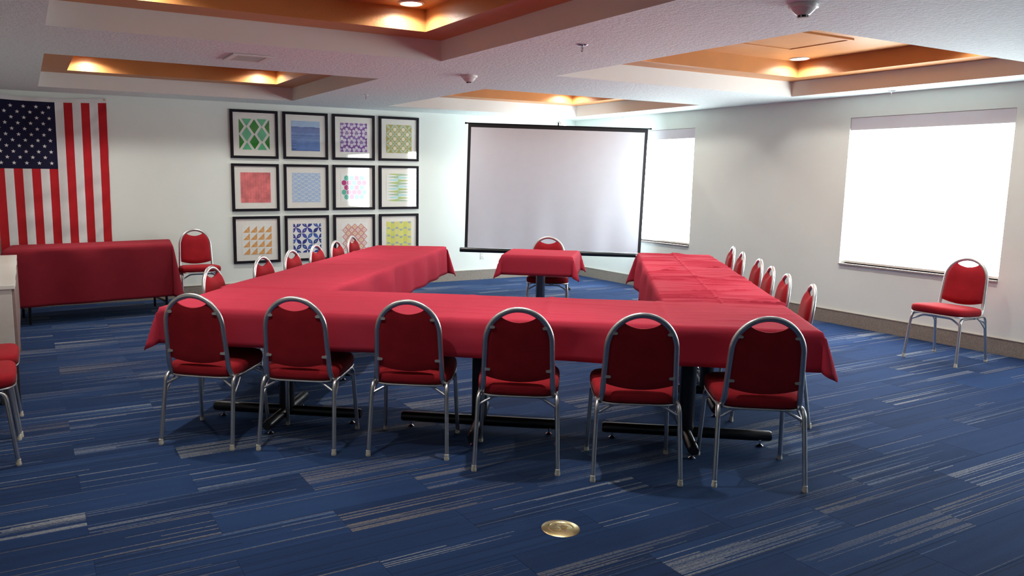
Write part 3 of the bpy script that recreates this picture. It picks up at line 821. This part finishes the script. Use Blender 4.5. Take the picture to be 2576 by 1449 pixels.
def art10():
    w = M_('paper_white', 'e9ebe6'); B = [M_('indigo', '2f3f93', var=0.25, vs=25), M_('cobalt', '3a5ca8', var=0.3, vs=25), M_('navy', '2b3580', var=0.2, vs=25)]; lt = M_('pale_cobalt', '7fa3cc'); yl = M_('yellow_dot', 'c9cf7e'); L = []
    rg = random.Random(3)
    for i in range(3):
        for j in range(3):
            cx, cy = 0.10+i*0.40, 0.13+j*0.385
            for k in range(4):
                a = math.pi/4+k*math.pi/2; L.append((leaf(cx, cy, a, 0.265, 0.062, 9, 0.0), rg.choice(B)))
                if rg.random() < 0.6: L.append((leaf(cx+0.09*math.cos(a), cy+0.09*math.sin(a), a, 0.10, 0.018), lt))
            L.append((ngon(cx, cy, 0.022, 8), B[1]))
    for i in range(2):
        for j in range(2): L.append((ngon(0.30+i*0.40, 0.3225+j*0.385, 0.018, 4), yl))
    return w, L
def art11():
    w = M_('paper_white', 'e9ebe6'); rd = M_('brick_red', 'bd5c58'); cr = [M_('cream2', 'ecdcb8'), M_('blush', 'f0ded6')]; gy = M_('khaki', '9a8a72'); L = []
    for r in range(8):
        n = 3 if r % 2 == 0 else 4
        for c in range(n):
            cx = (0.27 if r % 2 == 0 else 0.15)+c*0.24; cy = 0.15+r*0.118; k = cr[r % 2]
            for rad, m_ in ((0.122, rd), (0.106, cr[1]), (0.092, rd), (0.074, k), (0.026, gy)): L.append((ngon(cx, cy, rad, 4, 0 if rad > 0.03 else math.pi/4), m_))
    return w, L
def art12():
    y_ = [M_('citron', 'd9da74', var=0.05, vs=14), M_('citron2', 'cfd069'), M_('citron3', 'd6d383')]; gy = M_('slate', '9fabaf'); L = []
    for k in range(6): L.append((rect(k/6, 0, (k+1)/6, 1), y_[k % 3]))
    for r in range(-1, 6):
        for c in range(6):
            x0, x1 = c/6+0.01, (c+1)/6-0.005; y = 0.27+r*0.27; s = 1 if c % 2 else -1
            L.append(([(x0, y), (x1, y), (x1-0.03, y+s*0.05), ((x0+x1)/2, y+s*0.082), (x0+0.02, y+s*0.05)], gy))
    return y_[0], L
ARTS = [art1, art2, art3, art4, art5, art6, art7, art8, art9, art10, art11, art12]
ALAB = ['green diamond lattice', 'blue watercolour wash', 'purple flower and petal pattern', 'olive pattern of cream flowers', 'coral red rows of dashes', 'pale blue fish scale pattern',
        'teal and magenta hexagons', 'long green and aqua spikes', 'orange triangles in a grid', 'indigo four petal flowers', 'red nested diamonds', 'yellow stripes with grey half hexagons']
FS, FB, FD = 0.606, 0.033, 0.028
PS = 0.386
for r in range(3):
    for c in range(4):
        i = r*4+c
        x = -5.392+0.004*0+FS/2+c*0.6735-0.008; z = 2.353-FS/2-r*0.6720+0.006*c/3
        fr = thing('framed_print', 'black framed print of '+ALAB[i]+' on the picture wall', 'picture', (x, 0, z), 0, 'framed prints in a grid')
        b = MB(); h_ = FS/2
        o4 = [(-h_, -h_), (h_, -h_), (h_, h_), (-h_, h_)]; i4 = [(x_*(h_-FB)/h_, y_*(h_-FB)/h_) for x_, y_ in o4]
        for k in range(4):
            j = (k+1) % 4; q = [o4[k], o4[j], i4[j], i4[k]]
            vs = [(u, -FD, v) for u, v in q]+[(u, -0.001, v) for u, v in q]
            b.add(vs, [(0, 1, 2, 3), (4, 7, 6, 5), (0, 4, 5, 1), (2, 6, 7, 3)])
        b.build('frame', FRAMEB, fr)
        b = MB(); e = h_-FB+0.001; b.box((-e, -0.013, -e), (e, -0.002, e)); b.build('mat_board', MATB, fr)
        bgm, L = ARTS[i]()
        mats = [bgm or MATB]; b = MB(); e = PS/2
        if bgm: b.add([(-e, -0.0150, -e), (e, -0.0150, -e), (e, -0.0150, e), (-e, -0.0150, e), (-e, -0.0131, -e), (e, -0.0131, -e), (e, -0.0131, e), (-e, -0.0131, e)], [(0, 1, 2, 3), (0, 4, 5, 1), (3, 2, 6, 7), (1, 5, 6, 2), (0, 3, 7, 4)])
        dep = -0.0152
        for kk, (poly, m_) in enumerate(L):
            poly = clip(poly)
            if not poly: continue
            if m_ not in mats: mats.append(m_)
            dep -= 0.000012 if len(L) > 60 else 0.00003
            pts = [(-e+u*PS, dep, e-v*PS) for u, v in poly]
            # wind towards the room
            ar = sum(poly[q][0]*poly[(q+1) % len(poly)][1]-poly[(q+1) % len(poly)][0]*poly[q][1] for q in range(len(poly)))
            b.add(pts, [tuple(range(len(pts)))[::(-1 if ar > 0 else 1)]], mats.index(m_))
        b.build('print', mats, fr)
        e = h_-FB+0.002; b = MB(); b.add([(-e, -0.024, -e), (e, -0.024, -e), (e, -0.024, e), (-e, -0.024, e)], [(0, 1, 2, 3)]); b.build('glass', GLASS, fr)

# ------------------------------------------------------------------ flag
fl = thing('flag', 'large flag with stars and red and white stripes, hung lengthwise on the wall', 'flag', (-7.39, 0, 0))
FW, FT, FBOT = 1.160, 2.345, 0.46
def fp(s, t_, off=0.0):
    """s 0..1 across, t 0..1 down"""
    x = -FW/2+s*FW-0.022*t_*(s-0.2); z = FT+(FBOT-FT)*t_
    sag = 0.018*(1-t_)**6*(1-(2*s-0.9)**2)
    z -= sag
    y = -0.022-0.006*math.sin(s*19+t_*3)-0.006*math.sin(t_*31+s*11+math.sin(s*7)*2)*(0.3+t_)-0.0045*math.sin(t_*57+s*23+math.sin(s*13+t_*9)*1.5)-0.005*math.sin(s*41+t_*5)*t_
    return Vector((x, y-off, z))
FR_ = fabric('flag_red', (0.47, 0.018, 0.024), 500, 0.05, 0.8, 0.05); FWm = fabric('flag_white', (0.72, 0.70, 0.69), 500, 0.05, 0.8, 0.03); FBm = fabric('flag_navy', (0.013, 0.012, 0.036), 500, 0.05, 0.8, 0.08)
TC = 0.762/(FT-FBOT)
for k in range(13):
    s0, s1 = k/13, (k+1)/13; t0 = TC if k < 7 else 0.0
    n = 44 if k < 7 else 72
    b = MB(); b.grid([[fp(s0+(s1-s0)*i/4, t0+(1-t0)*j/n) for j in range(n+1)] for i in range(5)], 0, True)
    b.build('stripe', FR_ if k % 2 == 0 else FWm, fl, 80)
b = MB(); b.grid([[fp(7/13*i/28, TC*j/34) for j in range(35)] for i in range(29)], 0, True); b.build('canton', FBm, fl, 80)
for k in range(1, 12):
    for j in ((1, 3, 5, 7, 9) if k % 2 else (2, 4, 6, 8)):
        cs_, ct = 7/13*j/10, TC*k/12; R0 = 0.0235; P = []
        for q in range(10):
            a = math.pi*q/5+0.25; rr = R0 if q % 2 == 0 else R0*0.40
            P.append(fp(cs_+rr*math.cos(a)/FW, ct-rr*math.sin(a)/(FT-FBOT), 0.002))
        ctr = fp(cs_, ct, 0.0035); b = MB()
        b.add([ctr]+P, [(0, 1+q, 1+(q+1) % 10) for q in range(10)]); b.build('star', FWm, fl)
b = MB(); b.grid([[fp(i/60, 0, 0.0015)+Vector((0, 0, 0.042*(1-j/4)+0.016*((2*i/60-1)**2)**1.0*(1-j/4))) for j in range(5)] for i in range(61)], 0, True); b.build('header_band', FWm, fl, 80)
for s_ in (0.016, 0.984):
    q = fp(s_, 0, 0.003)+Vector((0, 0, 0.035)); b = MB()
    b.lathe([(0.004, 0), (0.010, 0), (0.010, 0.002), (0.004, 0.002)], 12, T=TR(*q) @ RX(math.pi/2)); b.build('grommet', BRASS, fl)

# ------------------------------------------------------------------ cabinet at left
cb = thing('cabinet', 'low white cabinet with pale top standing against the left wall', 'cabinet', (-8.10, -3.16, 0))
MB().cbox((-0.30, -1.05, 0.28), (0.285, 1.05, 0.785), 0.003).build('body', CABW, cb)
MB().cbox((-0.315, -1.065, 0.785), (0.305, 1.065, 0.812), 0.003).build('top', CABT, cb)
for k in range(3):
    y0 = -1.045+k*0.697
    d = MB().cbox((0.285, y0+0.004, 0.285), (0.303, y0+0.689, 0.780), 0.003).build('door', CABP, cb)
    MB().cbox((0.300, y0+0.20, 0.772), (0.3065, y0+0.50, 0.7815), 0.001).build('edge_pull', CABT, d)
MB().cbox((0.18, -1.045, 0.0), (0.295, -0.985, 0.28), 0.003).build('leg', DARKG, cb)
MB().cbox((-0.295, -1.045, 0.0), (-0.18, -0.985, 0.28), 0.003).build('leg', DARKG, cb)
for x0 in (0.20, -0.29):
    o = MB().cbox((x0, 0.70, 0.0), (x0+0.09, 0.78, 0.28), 0.003).build('leg', WOODO, cb); o['label'] = 'orange wood leg'

# ------------------------------------------------------------------ floor box, outlet
fb = thing('floor_outlet', 'round brass floor outlet cover set in the carpet', 'floor outlet', (-5.687, -7.450, 0))
MB().lathe([(0.0, 0.001), (0.052, 0.001), (0.054, 0.004), (0.058, 0.006), (0.080, 0.0035), (0.0865, 0.001), (0.0865, 0.0)], 40).build('rim', BRASS, fb, 20)
lid = MB().lathe([(0.053, 0.0012), (0.053, 0.0035), (0.050, 0.0042), (0.0, 0.0042)], 36).build('lid', BRASS, fb, 20)
for s_ in (-1, 1):
    MB().lathe([(0.018, 0.0042), (0.018, 0.0054), (0.016, 0.0058), (0.0, 0.0058)], 20, (s_*0.022, 0, 0)).build('cover', BRASS, lid, 20)
    MB().lathe([(0.004, 0.0042), (0.004, 0.006), (0.0, 0.0064)], 10, (0, s_*0.036, 0)).build('screw', CHROME, lid)
ou = thing('wall_outlet', 'white wall outlet under the left end of the screen', 'outlet', (-1.684, 0, 0.367))
MB().cbox((-0.036, -0.006, -0.058), (0.036, 0.0, 0.058), 0.003).build('plate', PLASTIC, ou)
for s_ in (-1, 1):
    q = MB().cbox((-0.016, -0.0085, s_*0.024-0.014), (0.016, -0.004, s_*0.024+0.014), 0.003).build('receptacle', PLASTIC, ou)
    for x_ in (-0.006, 0.006): MB().box((x_-0.0012, -0.0090, s_*0.024-0.004), (x_+0.0012, -0.0086, s_*0.024+0.006)).build('slot', RUBBER, q)

# ------------------------------------------------------------------ ceiling fittings
def downlight(x, y, label):
    d = thing('downlight', label, 'downlight', (x, y, H2), 0, 'recessed downlights in the ceiling trays')
    MB().lathe([(0.070, -0.001), (0.095, -0.001), (0.096, -0.004), (0.090, -0.009), (0.078, -0.011), (0.072, -0.006), (0.070, -0.002)], 32).build('trim_ring', PLASTIC, d, 30)
    MB().lathe([(0.0, -0.006), (0.072, -0.006), (0.072, -0.002), (0.0, -0.002)], 28).build('lens', LENS, d)
    L = bpy.data.lights.new('downlight_lamp', 'SPOT'); L.energy = SPOT_WATTS; L.spot_size = math.radians(158); L.spot_blend = 0.25
    L.color = (1.0, 0.985, 0.92); L.shadow_soft_size = 0.03
    # beam: strongest straight down, easing off to the side
    L.use_nodes = True; lt = NT(L); em = lt.n['Emission']
    gi = lt.node('ShaderNodeNewGeometry'); sz = lt.node('ShaderNodeSeparateXYZ'); lt.l.new(gi.outputs['Incoming'], sz.inputs[0])
    cz = lt.math('ABSOLUTE', sz.outputs[2])
    lt.l.new(lt.math('MULTIPLY_ADD', lt.math('POWER', cz, 6.0), 0.68, lt.math('MULTIPLY', cz, 0.32)), em.inputs['Strength'])
    lo = bpy.data.objects.new('lamp', L); COL.objects.link(lo); lo.parent = d; lo.location = (0, 0, -0.012)
for nm, (a, c, d, e) in TRAYS.items():
    for sx in (0, 1):
        for sy in (0, 1):
            x = (c-LED-0.19) if sx else (a+LED+0.19); y = (e-LED-0.155) if sy else (d+LED+0.155)
            downlight(x, y, 'round recessed downlight in the %s %s corner of the %s ceiling tray' % ('far' if sy else 'near', 'right' if sx else 'left', nm))
def smoke(x, y, label, rz):
    d = thing('smoke_detector', label, 'smoke detector', (x, y, H), rz, 'smoke detectors')
    MB().lathe([(0.0, 0), (0.072, 0.0), (0.074, -0.008), (0.070, -0.020), (0.062, -0.023)][::-1]+[], 32).build('base', PLASTIC, d, 30)
    MB().lathe([(0.060, -0.022), (0.052, -0.034), (0.034, -0.052), (0.026, -0.056)], 32).build('housing', PLASTIC, d, 30)
    MB().lathe([(0.024, -0.055), (0.024, -0.066)], 24).build('sensor_grille', RUBBER, d)
    for k in range(6):
        a = k*math.pi/3; MB().box((0.022, -0.002, -0.067), (0.0265, 0.002, -0.054), 0, Matrix.Rotation(a, 4, 'Z')).build('grille_rib', PLASTIC, d)
    MB().lathe([(0.026, -0.066), (0.026, -0.070), (0.0, -0.071)], 24).build('cap', PLASTIC, d, 30)
smoke(-4.213, -7.377, 'white smoke detector on the ceiling nearest the camera', 0.3)
smoke(-4.201, -3.954, 'white smoke detector between the four ceiling trays', 0)
def sprinkler(x, y, label, rz):
    d = thing('sprinkler', label, 'sprinkler', (x, y, H), rz, 'ceiling sprinklers')
    MB().lathe([(0.038, 0.0), (0.038, -0.003), (0.026, -0.009), (0.012, -0.010)], 24).build('escutcheon', CHROME, d, 30)
    MB().lathe([(0.010, -0.008), (0.010, -0.022), (0.006, -0.024)], 14).build('body', CHROME, d)
    for s_ in (-1, 1): MB().tube([(s_*0.008, 0, -0.018), (s_*0.012, 0, -0.030), (s_*0.010, 0, -0.044), (0, 0, -0.052)], 0.0022, 6).build('frame_arm', CHROME, d)
    MB().lathe([(0.002, -0.022), (0.002, -0.048)], 8).build('bulb', mat('red_bulb', (0.4, 0.03, 0.02), 0.2), d)
    MB().lathe([(0.014, -0.051), (0.014, -0.053)], 14).build('deflector', CHROME, d)
sprinkler(-4.384, -5.801, 'ceiling sprinkler right of the front left tray', 0.2)
sprinkler(-4.324, -1.852, 'ceiling sprinkler above the framed prints', 0.5)
sprinkler(-0.309, -1.483, 'ceiling sprinkler over the window behind the screen', 0.9)
sprinkler(-0.200, -5.317, 'ceiling sprinkler over the large right window', 0.4)
vt = thing('ceiling_vent', 'white louvred air vent between the two left trays', 'vent', (-6.145, -3.935, H))
vw, vd = 0.30, 0.36
b = MB(); b.box((-vw/2, -vd/2, -0.002), (vw/2, vd/2, -0.0005)); b.build('backing', DARKG, vt)
for lo, hi in (((-vw/2, -vd/2), (vw/2, -vd/2+0.04)), ((-vw/2, vd/2-0.04), (vw/2, vd/2)), ((-vw/2, -vd/2+0.04), (-vw/2+0.04, vd/2-0.04)), ((vw/2-0.04, -vd/2+0.04), (vw/2, vd/2-0.04))):
    MB().box((*lo, -0.012), (*hi, -0.001)).build('frame_bar', PLASTIC, vt)
for k in range(14):
    y_ = -vd/2+0.052+k*(vd-0.104)/13
    MB().box((-vw/2+0.04, -0.009, -0.0015), (vw/2-0.04, 0.009, 0.0), 0, TR(0, y_, -0.006) @ RX(0.5)).build('louvre', PLASTIC, vt)
ap = thing('access_panel', 'square access panel painted like the front right ceiling tray', 'panel', (-1.92, -5.45, H2))
MB().box((-0.40, -0.29, -0.009), (0.40, 0.29, -0.001)).build('panel', ORANGE, ap)
for lo, hi in (((-0.43, -0.32), (0.43, -0.29)), ((-0.43, 0.29), (0.43, 0.32)), ((-0.43, -0.29), (-0.40, 0.29)), ((0.40, -0.29), (0.43, 0.29))):
    MB().box((*lo, -0.016), (*hi, -0.001)).build('frame_bar', ORANGE, ap)
